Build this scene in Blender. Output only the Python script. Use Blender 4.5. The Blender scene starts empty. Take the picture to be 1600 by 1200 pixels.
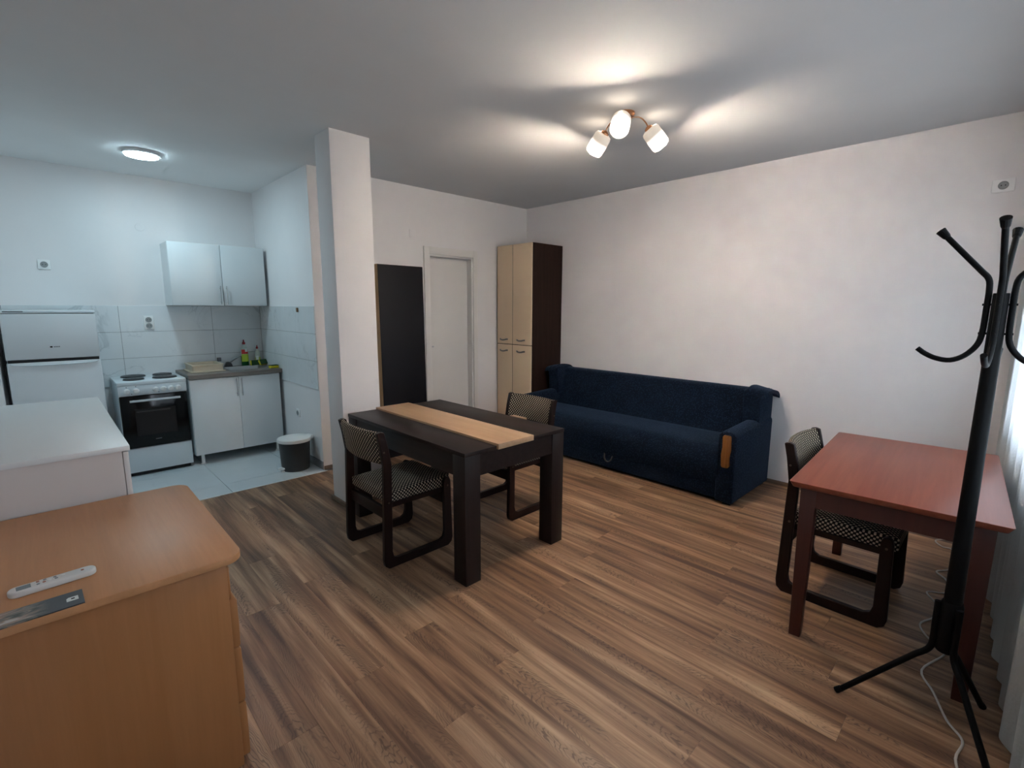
import bpy, bmesh, math, random
from mathutils import Vector, Matrix
random.seed(7)
S = bpy.context.scene
COL = S.collection
PI = math.pi

# ------------------------------------------------------------------ camera
YAW, PITCH, ROLL, FPX = .7687, .156, .0038, 757.9
cyw, syw, cp, sp = math.cos(YAW), math.sin(YAW), math.cos(PITCH), math.sin(PITCH)
Fv = Vector((syw * cp, cyw * cp, -sp)); Rv = Vector((cyw, -syw, 0)); Uv = Rv.cross(Fv)
R2 = math.cos(ROLL) * Rv + math.sin(ROLL) * Uv
U2 = -math.sin(ROLL) * Rv + math.cos(ROLL) * Uv
cam_d = bpy.data.cameras.new('camera'); cam = bpy.data.objects.new('camera', cam_d); COL.objects.link(cam)
cam_d.sensor_width = 36; cam_d.lens = FPX / 1600 * 36; cam_d.clip_start = .02
cam.matrix_world = Matrix(((R2.x, U2.x, -Fv.x, 0), (R2.y, U2.y, -Fv.y, 0), (R2.z, U2.z, -Fv.z, 1.5), (0, 0, 0, 1)))
S.camera = cam

# ------------------------------------------------------------------ world, exposure
SKY = 8.3          # overcast daylight seen through the window
LAMP = 890.0       # glow of the open lower ends of the lamp shades
LED = 73.0        # kitchen ceiling light
w = bpy.data.worlds.new('overcast_sky'); S.world = w; w.use_nodes = True
nt = w.node_tree; bg = nt.nodes['Background']
tc = nt.nodes.new('ShaderNodeTexCoord'); sx = nt.nodes.new('ShaderNodeSeparateXYZ')
rmp = nt.nodes.new('ShaderNodeValToRGB')
rmp.color_ramp.elements[0].position = .48; rmp.color_ramp.elements[0].color = (.16, .17, .17, 1)
rmp.color_ramp.elements[1].position = .52; rmp.color_ramp.elements[1].color = (.76, .86, 1, 1)
mp = nt.nodes.new('ShaderNodeMapRange'); mp.inputs[1].default_value = -1; mp.inputs[2].default_value = 1
nt.links.new(tc.outputs['Generated'], sx.inputs[0]); nt.links.new(sx.outputs[2], mp.inputs[0])
nt.links.new(mp.outputs[0], rmp.inputs[0]); nt.links.new(rmp.outputs[0], bg.inputs[0]); bg.inputs[1].default_value = SKY
S.view_settings.view_transform = 'Standard'; S.view_settings.look = 'None'
S.view_settings.exposure = .34; S.view_settings.gamma = 1; S.view_settings.use_curve_mapping = False
S.cycles.max_bounces = 10; S.cycles.diffuse_bounces = 6; S.cycles.use_denoising = True
S.cycles.sample_clamp_indirect = 6

# ------------------------------------------------------------------ helpers
def prop(o, label=None, cat=None, group=None, kind=None):
    for k, v in (('label', label), ('category', cat), ('group', group), ('kind', kind)):
        if v: o[k] = v
    return o
def thing(name, label, cat, loc=(0, 0, 0), rz=0, group=None):
    o = bpy.data.objects.new(name, None); COL.objects.link(o); o.empty_display_size = .1
    o.location = loc; o.rotation_euler = (0, 0, rz)
    return prop(o, label, cat, group)
def box(bm, x0, x1, y0, y1, z0, z1):
    v = [bm.verts.new((x, y, z)) for x in (x0, x1) for y in (y0, y1) for z in (z0, z1)]
    for f in ((0, 1, 3, 2), (4, 6, 7, 5), (0, 4, 5, 1), (2, 3, 7, 6), (0, 2, 6, 4), (1, 5, 7, 3)):
        bm.faces.new([v[i] for i in f])
    return v
def prism(bm, pts, a, b, axis='y'):
    def P(p, t):
        return {'y': (p[0], t, p[1]), 'x': (t, p[0], p[1]), 'z': (p[0], p[1], t)}[axis]
    va = [bm.verts.new(P(p, a)) for p in pts]; vb = [bm.verts.new(P(p, b)) for p in pts]
    bm.faces.new(va); bm.faces.new(vb[::-1])
    n = len(pts)
    for i in range(n):
        bm.faces.new((va[i], va[(i + 1) % n], vb[(i + 1) % n], vb[i]))
def tube(bm, pts, r, n=10):
    pts = [Vector(p) for p in pts]; m = len(pts)
    rs = r if isinstance(r, (list, tuple)) else [r] * m
    t0 = (pts[1] - pts[0]).normalized()
    up = Vector((0, 0, 1)) if abs(t0.z) < .9 else Vector((1, 0, 0))
    nrm = (up - t0 * up.dot(t0)).normalized(); rings = []
    for i, p in enumerate(pts):
        t = ((pts[min(i + 1, m - 1)] - p).normalized() + (p - pts[max(i - 1, 0)]).normalized()).normalized()
        nrm = (nrm - t * nrm.dot(t)).normalized(); bn = t.cross(nrm)
        rings.append([bm.verts.new(p + (nrm * math.cos(k * 2 * PI / n) + bn * math.sin(k * 2 * PI / n)) * rs[i]) for k in range(n)])
    for a, b in zip(rings, rings[1:]):
        for k in range(n):
            bm.faces.new((a[k], a[(k + 1) % n], b[(k + 1) % n], b[k]))
    bm.faces.new(rings[0][::-1]); bm.faces.new(rings[-1])
def lathe(bm, prof, n=24, c=(0, 0, 0), sy=1.0):
    rings = []
    for r, z in prof:
        r = max(r, 1e-4)
        rings.append([bm.verts.new((c[0] + r * math.cos(k * 2 * PI / n), c[1] + r * sy * math.sin(k * 2 * PI / n), c[2] + z)) for k in range(n)])
    for a, b in zip(rings, rings[1:]):
        for k in range(n):
            bm.faces.new((a[k], a[(k + 1) % n], b[(k + 1) % n], b[k]))
    bm.faces.new(rings[0][::-1]); bm.faces.new(rings[-1])
def smooth_path(pts, k=6):
    pts = [Vector(p) for p in pts]; out = []
    for i in range(len(pts) - 1):
        p0, p1, p2, p3 = pts[max(i - 1, 0)], pts[i], pts[i + 1], pts[min(i + 2, len(pts) - 1)]
        for j in range(k):
            t = j / k
            out.append(.5 * ((2 * p1) + (p2 - p0) * t + (2 * p0 - 5 * p1 + 4 * p2 - p3) * t * t + (3 * p1 - p0 - 3 * p2 + p3) * t ** 3))
    out.append(pts[-1]); return out
def round_rect(x0, x1, y0, y1, r, k=5, corners=(1, 1, 1, 1)):
    out = []
    for i, (cx, cy, a) in enumerate(((x1 - r, y1 - r, 0), (x0 + r, y1 - r, PI / 2), (x0 + r, y0 + r, PI), (x1 - r, y0 + r, 1.5 * PI))):
        if corners[i]:
            out += [(cx + r * math.cos(a + j * PI / 2 / k), cy + r * math.sin(a + j * PI / 2 / k)) for j in range(k + 1)]
        else:
            out.append(((x1, y1), (x0, y1), (x0, y0), (x1, y0))[i])
    return out
def mesh(name, bm, mat, parent=None, bevel=0, seg=2, smooth=False, loc=None, rz=None):
    bmesh.ops.recalc_face_normals(bm, faces=bm.faces)
    if bevel:
        es = [e for e in bm.edges if len(e.link_faces) == 2 and e.calc_face_angle(0) > .6]
        bmesh.ops.bevel(bm, geom=es, offset=bevel, segments=seg, affect='EDGES', profile=.5, clamp_overlap=True)
    uv = bm.loops.layers.uv.new('UVMap')
    for f in bm.faces:
        n = f.normal; ax = max(range(3), key=lambda i: abs(n[i]))
        for l in f.loops:
            c = l.vert.co
            l[uv].uv = ((c.y, c.z), (c.x, c.z), (c.x, c.y))[ax]
        f.smooth = smooth or bool(bevel)
    me = bpy.data.meshes.new(name); bm.to_mesh(me); bm.free()
    me.materials.append(mat)
    if smooth or bevel:
        me.set_sharp_from_angle(angle=math.radians(38 if smooth else 32))
    o = bpy.data.objects.new(name, me); COL.objects.link(o); o.parent = parent
    if loc: o.location = loc
    if rz is not None: o.rotation_euler = (0, 0, rz)
    return o
def nb(): return bmesh.new()
def boxes(name, mat, parent, *bs, bevel=0, seg=2, **k):
    bm = nb()
    for b in bs: box(bm, *b)
    return mesh(name, bm, mat, parent, bevel, seg, **k)
def copy_tree(o, parent=None):
    c = o.copy(); COL.objects.link(c); c.parent = parent
    for ch in o.children: copy_tree(ch, c)
    return c
def struct(o): o['kind'] = 'structure'; return o

# ------------------------------------------------------------------ materials
def mat(name, col=(.8, .8, .8), rough=.5, metal=0, spec=.5, coat=0, emit=None, estr=0):
    m = bpy.data.materials.new(name); m.use_nodes = True
    b = m.node_tree.nodes['Principled BSDF']
    b.inputs['Base Color'].default_value = (*col, 1); b.inputs['Roughness'].default_value = rough
    b.inputs['Metallic'].default_value = metal; b.inputs['Specular IOR Level'].default_value = spec
    b.inputs['Coat Weight'].default_value = coat
    if emit: b.inputs['Emission Color'].default_value = (*emit, 1); b.inputs['Emission Strength'].default_value = estr
    return m
class NT:
    def __init__(s, m): s.t = m.node_tree; s.b = s.t.nodes['Principled BSDF']
    def n(s, typ, **kw):
        x = s.t.nodes.new('ShaderNode' + typ)
        for k, v in kw.items(): setattr(x, k, v)
        return x
    def l(s, a, b): s.t.links.new(a, b)
    def put(s, sock, v):
        if hasattr(v, 'is_output') or hasattr(v, 'links'): s.l(v, sock)
        else: sock.default_value = v
    def math(s, op, a, b=0.0, c=0.0):
        x = s.n('Math', operation=op); s.put(x.inputs[0], a); s.put(x.inputs[1], b); s.put(x.inputs[2], c); return x.outputs[0]
    def noise(s, vec, scale, detail=3, rough=.55, dist=0):
        x = s.n('TexNoise'); s.l(vec, x.inputs['Vector']); x.inputs['Scale'].default_value = scale
        x.inputs['Detail'].default_value = detail; x.inputs['Roughness'].default_value = rough; x.inputs['Distortion'].default_value = dist
        return x.outputs['Fac']
    def scale(s, vec, v):
        x = s.n('VectorMath', operation='MULTIPLY'); s.l(vec, x.inputs[0]); x.inputs[1].default_value = v; return x.outputs[0]
    def ramp(s, fac, stops):
        x = s.n('ValToRGB'); s.l(fac, x.inputs[0]); e = x.color_ramp.elements
        while len(e) < len(stops): e.new(.5)
        for el, (p, c) in zip(e, stops): el.position = p; el.color = (*c, 1) if len(c) == 3 else c
        return x.outputs[0]
    def mix(s, fac, a, b, mode='MIX'):
        x = s.n('Mix', data_type='RGBA', blend_type=mode)
        s.put(x.inputs[0], fac)
        for sock, v in ((x.inputs[6], a), (x.inputs[7], b)):
            if isinstance(v, tuple): sock.default_value = (*v, 1)
            else: s.l(v, sock)
        return x.outputs[2]
    def bump(s, h, strength, dist=.002):
        x = s.n('Bump'); x.inputs['Strength'].default_value = strength; x.inputs['Distance'].default_value = dist
        s.l(h, x.inputs['Height']); s.l(x.outputs[0], s.b.inputs['Normal'])
    def coord(s, kind='Object'): return s.n('TexCoord').outputs[kind]
def paint(name, col, rough=.75, bump=.15):
    m = mat(name, col, rough, spec=.25); N = NT(m); c = N.coord()
    f = N.noise(c, 2.2, 4); N.l(N.ramp(f, [(.3, tuple(x * .965 for x in col)), (.7, col)]), N.b.inputs['Base Color'])
    N.bump(N.noise(c, 240, 2), bump, .0015); return m
def wood(name, c1, c2, axis='y', rough=.4, scale=1.0, coat=0, spec=.5):
    m = mat(name, c1, rough, coat=coat, spec=spec); N = NT(m)
    s = {'x': (.35, 7, 7), 'y': (7, .35, 7), 'z': (7, 7, .35)}[axis]
    info = N.n('ObjectInfo'); add = N.n('VectorMath', operation='ADD')
    N.l(N.coord(), add.inputs[0]); N.l(info.outputs['Location'], add.inputs[1])
    v = N.scale(add.outputs[0], tuple(x * scale for x in s))
    f = N.noise(v, 3.5, 6, .6, .4); g = N.noise(v, 22, 3, .6)
    col = N.ramp(f, [(.3, c1), (.72, c2)])
    col = N.mix(N.math('MULTIPLY', g, .35), col, tuple(x * .6 for x in c1), 'MIX')
    N.l(col, N.b.inputs['Base Color']); N.bump(g, .08, .001); return m

WALL = paint('white_wall_paint', (.86, .835, .83))
CEIL = paint('white_ceiling_paint', (.84, .835, .83), .8)
WHITE_LAM = mat('white_laminate', (.74, .77, .78), .35)
WHITE_PLASTIC = mat('white_plastic', (.80, .80, .79), .35)
WHITE_ENAMEL = mat('white_enamel', (.74, .80, .83), .22)
DOORW = mat('white_door', (.80, .775, .74), .4)
CHROME = mat('brushed_steel', (.55, .56, .57), .3, 1)
DARKMETAL = mat('black_powder_coat', (.0022, .0022, .0025), .5, spec=.12)
BLACKGLASS = mat('black_oven_glass', (.003, .003, .0035), .12, spec=.25)
OVENWIN = mat('oven_window', (.014, .014, .015), .15, spec=.3)
HOTPLATE = mat('cast_iron', (.035, .037, .04), .45)
DARKGAP = mat('dark_gap', (.012, .012, .013), .8)
def dark_wenge(name, axis): return wood(name, (.013, .0085, .008), (.024, .0155, .014), axis, .42, 1.6, spec=.22)
WENGE_Y = dark_wenge('dark_wenge_y', 'y'); WENGE_Z = dark_wenge('dark_wenge_z', 'z')
OAK = wood('light_oak', (.47, .29, .16), (.60, .39, .23), 'y', .42)
WARDWENGE = wood('wardrobe_wenge', (.016, .008, .006), (.027, .014, .011), 'z', .55, 1.4, spec=.12)
CREAM = mat('cream_door', (.78, .61, .42), .42, spec=.3)
CHAIRWOOD = wood('dark_chair_wood', (.010, .005, .0045), (.018, .008, .006), 'z', .4, 2, spec=.2)
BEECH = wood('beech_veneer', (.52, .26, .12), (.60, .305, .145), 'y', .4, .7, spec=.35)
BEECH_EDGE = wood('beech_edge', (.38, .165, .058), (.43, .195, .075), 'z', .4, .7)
MAHOG = wood('mahogany_stain', (.20, .047, .026), (.31, .090, .048), 'x', .34, .8)
MAHOG_D = wood('mahogany_leg', (.045, .010, .007), (.07, .017, .011), 'z', .4, 1)
ARMWOOD = wood('varnished_oak', (.22, .075, .018), (.36, .14, .035), 'z', .22, 2, coat=.4)
PINE = mat('board_edge_wood', (.36, .22, .10), .5)
BLACKBOARD = mat('dark_board', (.008, .0085, .012), .55, spec=.2)
GOLD = mat('copper_gold', (.60, .30, .16), .28, 1)

def fabric_chair():
    m = mat('woven_chair_fabric', (.02, .015, .012), .9, spec=.15); N = NT(m)
    sp_ = N.n('SeparateXYZ'); N.l(N.n('UVMap').outputs[0], sp_.inputs[0])
    k = 2 * PI / .0225
    a = N.math('SINE', N.math('MULTIPLY', sp_.outputs[0], k)); b = N.math('SINE', N.math('MULTIPLY', sp_.outputs[1], k))
    p = N.math('MULTIPLY', a, b)
    f = N.ramp(N.math('ADD', N.math('MULTIPLY', p, .5), .5), [(.55, (0, 0, 0)), (.66, (1, 1, 1))])
    N.l(N.mix(f, (.010, .008, .007), (.50, .42, .32)), N.b.inputs['Base Color'])
    N.bump(p, .5, .003); return m
CHAIRFAB = fabric_chair()
def fabric_sofa():
    m = mat('navy_sofa_fabric', (.01, .02, .045), .95, spec=.1); N = NT(m); c = N.n('UVMap').outputs[0]
    b = N.n('TexVoronoi'); N.l(c, b.inputs['Vector']); b.inputs['Scale'].default_value = 75
    f = N.ramp(b.outputs['Distance'], [(.1, (1, 1, 1)), (.5, (0, 0, 0))])
    g = N.noise(N.coord(), 5, 3)
    base = N.ramp(g, [(.3, (.0032, .0062, .0135)), (.7, (.005, .0098, .021))])
    N.l(N.mix(N.math('MULTIPLY', f, .8), base, (.016, .030, .056)), N.b.inputs['Base Color'])
    N.b.inputs['Sheen Weight'].default_value = .12; N.b.inputs['Sheen Tint'].default_value = (.25, .45, .8, 1)
    N.bump(f, .5, .003); return m
SOFAFAB = fabric_sofa()
def plank_mat():
    m = mat('oak_laminate_plank', (.2, .12, .07), .42, spec=.4); N = NT(m)
    info = N.n('ObjectInfo'); rnd = info.outputs['Random']
    off = N.n('CombineXYZ'); N.l(N.math('MULTIPLY', rnd, 37.0), off.inputs[0]); N.l(N.math('MULTIPLY', rnd, 91.0), off.inputs[1])
    add = N.n('VectorMath', operation='ADD'); N.l(N.coord(), add.inputs[0]); N.l(off.outputs[0], add.inputs[1])
    v = add.outputs[0]
    big0 = N.noise(N.scale(v, (11, .75, 1)), 1.0, 3, .5, .6); mid = N.noise(N.scale(v, (42, 1.3, 1)), 1.0, 3, .55, .3)
    big = N.math('ADD', N.math('MULTIPLY', big0, .68), N.math('MULTIPLY', mid, .32))
    sx_ = N.n('SeparateXYZ'); N.l(N.coord(), sx_.inputs[0])
    wob = N.noise(N.scale(v, (7, 2.2, 1)), 1.0, 4, .6)
    xx = N.math('ADD', sx_.outputs[0], N.math('MULTIPLY', N.math('SUBTRACT', rnd, .5), .09))
    arch = N.math('ADD', N.math('MULTIPLY', N.math('MULTIPLY', xx, xx), 16.0), N.math('MULTIPLY', sx_.outputs[1], .55))
    arch = N.math('ADD', arch, N.math('MULTIPLY', wob, .30))
    ln = N.math('SINE', N.math('MULTIPLY', arch, 330.0))
    mask = N.ramp(N.noise(N.scale(v, (13, 1.3, 1)), 1.0, 2), [(.48, (0, 0, 0)), (.60, (1, 1, 1))])
    lines = N.math('MULTIPLY', N.ramp(ln, [(.45, (0, 0, 0)), (.95, (1, 1, 1))]), mask)
    fine = N.noise(N.scale(v, (260, 9, 1)), 1.0, 3, .6)
    col = N.ramp(big, [(.36, (.100, .051, .029)), (.46, (.245, .137, .077)), (.54, (.365, .220, .127)), (.65, (.570, .380, .235))])
    tone = N.ramp(rnd, [(0, (.86, .84, .83)), (.5, (1, .98, .97)), (1, (1.08, 1.05, 1.0))])
    col = N.mix(1.0, col, tone, 'MULTIPLY')
    col = N.mix(N.math('MULTIPLY', mask, .30), col, (.110, .060, .038))
    col = N.mix(N.math('MULTIPLY', lines, .65), col, (.060, .032, .021))
    col = N.mix(N.math('MULTIPLY', N.ramp(fine, [(.45, (0, 0, 0)), (.75, (1, 1, 1))]), .30), col, (.085, .05, .034))
    N.l(col, N.b.inputs['Base Color'])
    N.l(N.math('ADD', N.math('MULTIPLY', fine, .14), .36), N.b.inputs['Roughness'])
    N.bump(fine, .12, .0008); return m
PLANK = plank_mat()
def marble(name, base, vein, sc):
    m = mat(name, base, .22); N = NT(m)
    info = N.n('ObjectInfo'); add = N.n('VectorMath', operation='ADD'); N.l(N.coord(), add.inputs[0]); N.l(info.outputs['Location'], add.inputs[1])
    v = add.outputs[0]
    a = N.noise(v, sc, 5, .6, 1.2)
    line = N.ramp(N.math('ABSOLUTE', N.math('SUBTRACT', a, .5)), [(0, (1, 1, 1)), (.022, (0, 0, 0))])
    pat = N.ramp(N.noise(v, sc * .7, 2), [(.5, (0, 0, 0)), (.68, (1, 1, 1))])
    cloud = N.ramp(N.noise(v, sc * 1.6, 4), [(.3, tuple(x * .93 for x in base)), (.7, base)])
    N.l(N.mix(N.math('MULTIPLY', N.math('MULTIPLY', line, pat), .7), cloud, vein), N.b.inputs['Base Color']); return m
WALLTILE = marble('marbled_wall_tile', (.76, .79, .80), (.46, .49, .50), 2.2)
FLOORTILE = marble('pale_floor_tile', (.68, .73, .75), (.46, .51, .54), 1.5)
GROUT = mat('grout', (.24, .25, .25), .9)
COUNTER = wood('counter_laminate', (.16, .14, .125), (.22, .195, .175), 'x', .4, 2)

# ------------------------------------------------------------------ room
XL, XR, YB, YK, XK, H = -.25, 4.443, 4.345, 5.83, 1.765, 2.694
YT = 4.30
TH = math.radians(3.76)
CORN = (XR, -.075)
def wall_y(x): return CORN[1] + (x - XR) * math.tan(TH)

fl = struct(boxes('floor', GROUT, None, (XL - .1, XR + .1, -.7, YK + .1, -.12, -.010)))
PW, PL = .16, 1.29
shared = {}
def plank(x0, x1, y0, y1):
    key = (round(x1 - x0, 4), round(y1 - y0, 4))
    g = .0003
    if key not in shared:
        bm = nb(); hx, hy = key[0] / 2 - g, key[1] / 2 - g
        vs = box(bm, -hx, hx, -hy, hy, -.010, 0)
        top = [e for e in bm.edges if all(abs(q.co.z) < 1e-6 for q in e.verts)]
        bmesh.ops.bevel(bm, geom=top, offset=.0005, segments=1, affect='EDGES')
        o = mesh('plank', bm, PLANK, fl); shared[key] = o.data
    else:
        o = bpy.data.objects.new('plank', shared[key]); COL.objects.link(o); o.parent = fl
    o.location = ((x0 + x1) / 2, (y0 + y1) / 2, 0)
k0 = math.floor((XL - 2.335) / PW)
x = 2.335 + k0 * PW; row = 0
while x < XR:
    xa, xb = max(x, XL), min(x + PW, XR)
    ys = wall_y(xa) - .02; ye = YB if xa > XK else YT - .012
    y = ys - ((row * .47 + (.13 if row % 2 else 0)) % 1.0) * PL
    if xb - xa > .01:
        while y < ye - .005:
            a, b = max(y, ys), min(y + PL, ye)
            if b - a > .01: plank(xa, xb, a, b)
            y += PL
    x += PW; row += 1
# kitchen floor tiles (one joint runs at x = .99)
ts = .60
tm = {}
for i in range(-3, 3):
    xa, xb = max(XL, .99 + i * ts), min(XK, .99 + (i + 1) * ts)
    for j in range(0, 3):
        ya, yb = max(YT, YT + .25 - ts + j * ts + .35 * 0), min(YK, YT + .25 + j * ts)
        if xb - xa < .02 or yb - ya < .02: continue
        o = boxes('floor_tile', FLOORTILE, fl, (-(xb - xa) / 2 + .0015, (xb - xa) / 2 - .0015, -(yb - ya) / 2 + .0015, (yb - ya) / 2 - .0015, -.010, 0), bevel=.001, seg=1)
        o.location = ((xa + xb) / 2, (ya + yb) / 2, 0)
boxes('floor_tile_trim', WHITE_PLASTIC, fl, (XL, XK + .01, YT - .012, YT, -.010, .003), bevel=.001)

struct(boxes('ceiling', CEIL, None, (XL - .1, XR + .1, -.7, YK + .1, H, H + .1)))
struct(boxes('wall_left', WALL, None, (XL - .1, XL, -.7, YK + .1, -.01, H)))
struct(boxes('wall_right', WALL, None, (XR, XR + .1, -.3, YK, -.01, H)))
wk = struct(boxes('wall_kitchen', WALL, None, (XL, XK + .12, YK, YK + .1, -.01, H)))
wp = struct(boxes('wall_partition', WALL, None, (XK, XK + .12, YB + .12, YK, -.01, H)))
DX0, DX1, DZ = 2.985, 3.575, 2.05
struct(boxes('wall_back', WALL, None, (XK, DX0, YB, YB + .12, -.01, H), (DX1, XR, YB, YB + .12, -.01, H), (DX0, DX1, YB, YB + .12, DZ, H)))
PX0, PX1, PY0, PY1 = 1.532, 1.832, 3.369, 3.605
struct(boxes('wall_pillar', WALL, None, (PX0, PX1, PY0, PY1, 0, H), bevel=.003))
# window wall, turned a little, with an opening
WX0, WX1, WZ0, WZ1 = -3.4, -.45, .85, 2.2
ww = struct(boxes('wall_window', WALL, None, (-5.2, WX0, -.2, 0, -.01, H), (WX1, .15, -.2, 0, -.01, H), (WX0, WX1, -.2, 0, -.01, WZ0), (WX0, WX1, -.2, 0, WZ1, H)))
ww.location = (*CORN, 0); ww.rotation_euler = (0, 0, TH)
win = bpy.data.objects.new('window_1', None); COL.objects.link(win); win['kind'] = 'structure'
win.location = (*CORN, 0); win.rotation_euler = (0, 0, TH)
GLASS = bpy.data.materials.new('window_glass'); GLASS.use_nodes = True
t = GLASS.node_tree; t.nodes.clear(); out = t.nodes.new('ShaderNodeOutputMaterial'); mx = t.nodes.new('ShaderNodeMixShader')
tr = t.nodes.new('ShaderNodeBsdfTransparent'); gl = t.nodes.new('ShaderNodeBsdfGlossy'); gl.inputs['Roughness'].default_value = .02
mx.inputs[0].default_value = .06; t.links.new(tr.outputs[0], mx.inputs[1]); t.links.new(gl.outputs[0], mx.inputs[2]); t.links.new(mx.outputs[0], out.inputs[0])
xm = (WX0 + WX1) / 2
boxes('window_frame', WHITE_PLASTIC, win, (WX0, WX1, -.13, -.07, WZ0, WZ0 + .07), (WX0, WX1, -.13, -.07, WZ1 - .07, WZ1), (WX0, WX0 + .07, -.13, -.07, WZ0, WZ1), (WX1 - .07, WX1, -.13, -.07, WZ0, WZ1), (xm - .05, xm + .05, -.13, -.07, WZ0, WZ1))
boxes('pane', GLASS, win, (WX0 + .07, xm - .05, -.105, -.10, WZ0 + .07, WZ1 - .07))
boxes('pane', GLASS, win, (xm + .05, WX1 - .07, -.105, -.10, WZ0 + .07, WZ1 - .07))
boxes('window_sill', WHITE_PLASTIC, win, (WX0 - .03, WX1 + .03, -.07, .03, WZ0 - .025, WZ0), bevel=.004)
pl = bpy.data.lights.new('window_daylight', 'AREA'); pl.shape = 'RECTANGLE'; pl.size = WX1 - WX0; pl.size_y = WZ1 - WZ0
pl.cycles.is_portal = True
po = bpy.data.objects.new('window_daylight', pl); COL.objects.link(po)
cx, cz = (WX0 + WX1) / 2, (WZ0 + WZ1) / 2
po.location = (CORN[0] + cx * math.cos(TH) + .2 * math.sin(TH), CORN[1] + cx * math.sin(TH) - .2 * math.cos(TH), cz)
po.rotation_euler = (PI / 2, 0, TH + PI)

SKIRT = wood('skirting_wood', (.16, .10, .065), (.23, .15, .10), 'y', .4)
SKIRTX = wood('skirting_wood_x', (.16, .10, .065), (.23, .15, .10), 'x', .4)
def skirt(name, m, *b): struct(boxes(name, m, None, *b, bevel=.006))
skirt('baseboard_right', SKIRT, (XR - .018, XR, wall_y(XR), 3.76, 0, .035))
skirt('baseboard_back', SKIRTX, (XK, DX0 - .06, YB - .018, YB, 0, .035), (DX1 + .06, 3.9, YB - .018, YB, 0, .035))
bb = boxes('baseboard_window', SKIRTX, None, (-4.7, 0, 0, .022, 0, .05), bevel=.006); struct(bb)
bb.location = (*CORN, 0); bb.rotation_euler = (0, 0, TH)
skirt('baseboard_pillar', SKIRTX, (PX0 - .018, PX0, PY0 - .018, PY1 + .018, 0, .035), (PX1, PX1 + .018, PY0 - .018, PY1 + .018, 0, .035), (PX0, PX1, PY0 - .018, PY0, 0, .035), (PX0, PX1, PY1, PY1 + .018, 0, .035))
SKTILE = mat('grey_skirting_tile', (.20, .21, .22), .4)
struct(boxes('baseboard_kitchen', SKTILE, None, (XK - .009, XK, YB, 5.2, 0, .075), bevel=.002))

# wall tiles: three courses of 75 x 25 cm, proud of the wall
shared_t = {}
def wtile(parent, c, dims):
    key = tuple(round(d, 3) for d in dims)
    if key not in shared_t:
        hx, hy, hz = (d / 2 - .0014 if d > .02 else d / 2 for d in dims)
        o = boxes('tile', WALLTILE, parent, (-hx, hx, -hy, hy, -hz, hz), bevel=.0012, seg=1); shared_t[key] = o.data
    else:
        o = bpy.data.objects.new('tile', shared_t[key]); COL.objects.link(o); o.parent = parent
    o.location = c
rows = [(.752, 1.012), (1.012, 1.260), (1.260, 1.507)]
for z0, z1 in rows:
    for a, b in ((XL, -.22), (-.22, .535), (.535, 1.29), (1.29, XK - .009)):
        wtile(wk, ((a + b) / 2, YK - .0045, (z0 + z1) / 2), (b - a, .009, z1 - z0))
    for a, b in ((YB, 5.08), (5.08, YK - .009)):
        wtile(wp, (XK - .0045, (a + b) / 2, (z0 + z1) / 2), (.009, b - a, z1 - z0))
boxes('grout', GROUT, wk, (XL, XK, YK - .006, YK, .755, 1.504))
boxes('grout', GROUT, wp, (XK - .006, XK, YB + .003, YK, .755, 1.504))

# door
door = bpy.data.objects.new('door_1', None); COL.objects.link(door); door['kind'] = 'structure'
bm = nb(); box(bm, DX0 - .065, DX0, YB - .018, YB, 0, DZ + .075); box(bm, DX1, DX1 + .06, YB - .018, YB, 0, DZ + .075); box(bm, DX0, DX1, YB - .018, YB, DZ, DZ + .075)
mesh('door_casing', bm, DOORW, door, .002)
boxes('door_jamb', DOORW, door, (DX0, DX0 + .018, YB, YB + .12, 0, DZ), (DX1 - .018, DX1, YB, YB + .12, 0, DZ), (DX0 + .018, DX1 - .018, YB, YB + .12, DZ - .018, DZ))
boxes('door_leaf', DOORW, door, (DX0 + .02, DX1 - .02, YB + .075, YB + .115, .008, DZ - .02), bevel=.001)
boxes('door_lock', CHROME, door, (3.045, 3.078, YB + .068, YB + .075, 1.068, 1.084), bevel=.002)

# flat cover plates
bm = nb(); lathe(bm, [(.035, 0), (.034, .003)], 24)
o = mesh('junction_cover', bm, WALL, None); o.rotation_euler = (PI / 2, 0, 0); o.location = (.767, YK, 2.233)
prop(o, 'faint round junction box cover painted like the kitchen wall', 'cover plate')
prop(boxes('junction_cover', WALL, None, (2.76, 2.835, YB - .003, YB, 2.195, 2.275), bevel=.001), 'faint square junction box cover above the door', 'cover plate')

# sockets
SOCK_W = mat('socket_white', (.90, .90, .89), .3); SOCK_D = mat('socket_recess', (.30, .31, .31), .5); PIN = mat('socket_hole', (.02, .02, .02), .6)
def socket(label, loc, rot, n=1, wid=.08):
    t = thing('wall_socket', label, 'socket', loc, rot)     # local -y faces the room
    h = .08 if n == 1 else .13
    boxes('plate', SOCK_W, t, (-wid / 2, wid / 2, -.011, 0, -h / 2, h / 2), bevel=.004)
    for i in range(n):
        zc = 0 if n == 1 else (.027 if i == 0 else -.03)
        bm = nb(); r = .022
        lathe(bm, [(r + .003, 0), (r + .003, .0035), (r, .0035), (r - .002, .0012), (.0001, .0012)], 20)
        bmesh.ops.transform(bm, matrix=Matrix.Translation((0, -.011, zc)) @ Matrix.Rotation(PI / 2, 4, 'X'), verts=bm.verts)
        s = mesh('outlet', bm, SOCK_D, t, smooth=True)
        for dx in (-.0095, .0095):
            boxes('pin_hole', PIN, s, (dx - .003, dx + .003, -.0128, -.0115, zc - .003, zc + .003))
    return t
socket('single white socket on the upper kitchen wall above the fridge', (.078, YK, 1.849), 0)
socket('double white socket on the marbled tiles above the stove', (.755, YK - .009, 1.345), 0, 2)
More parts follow.
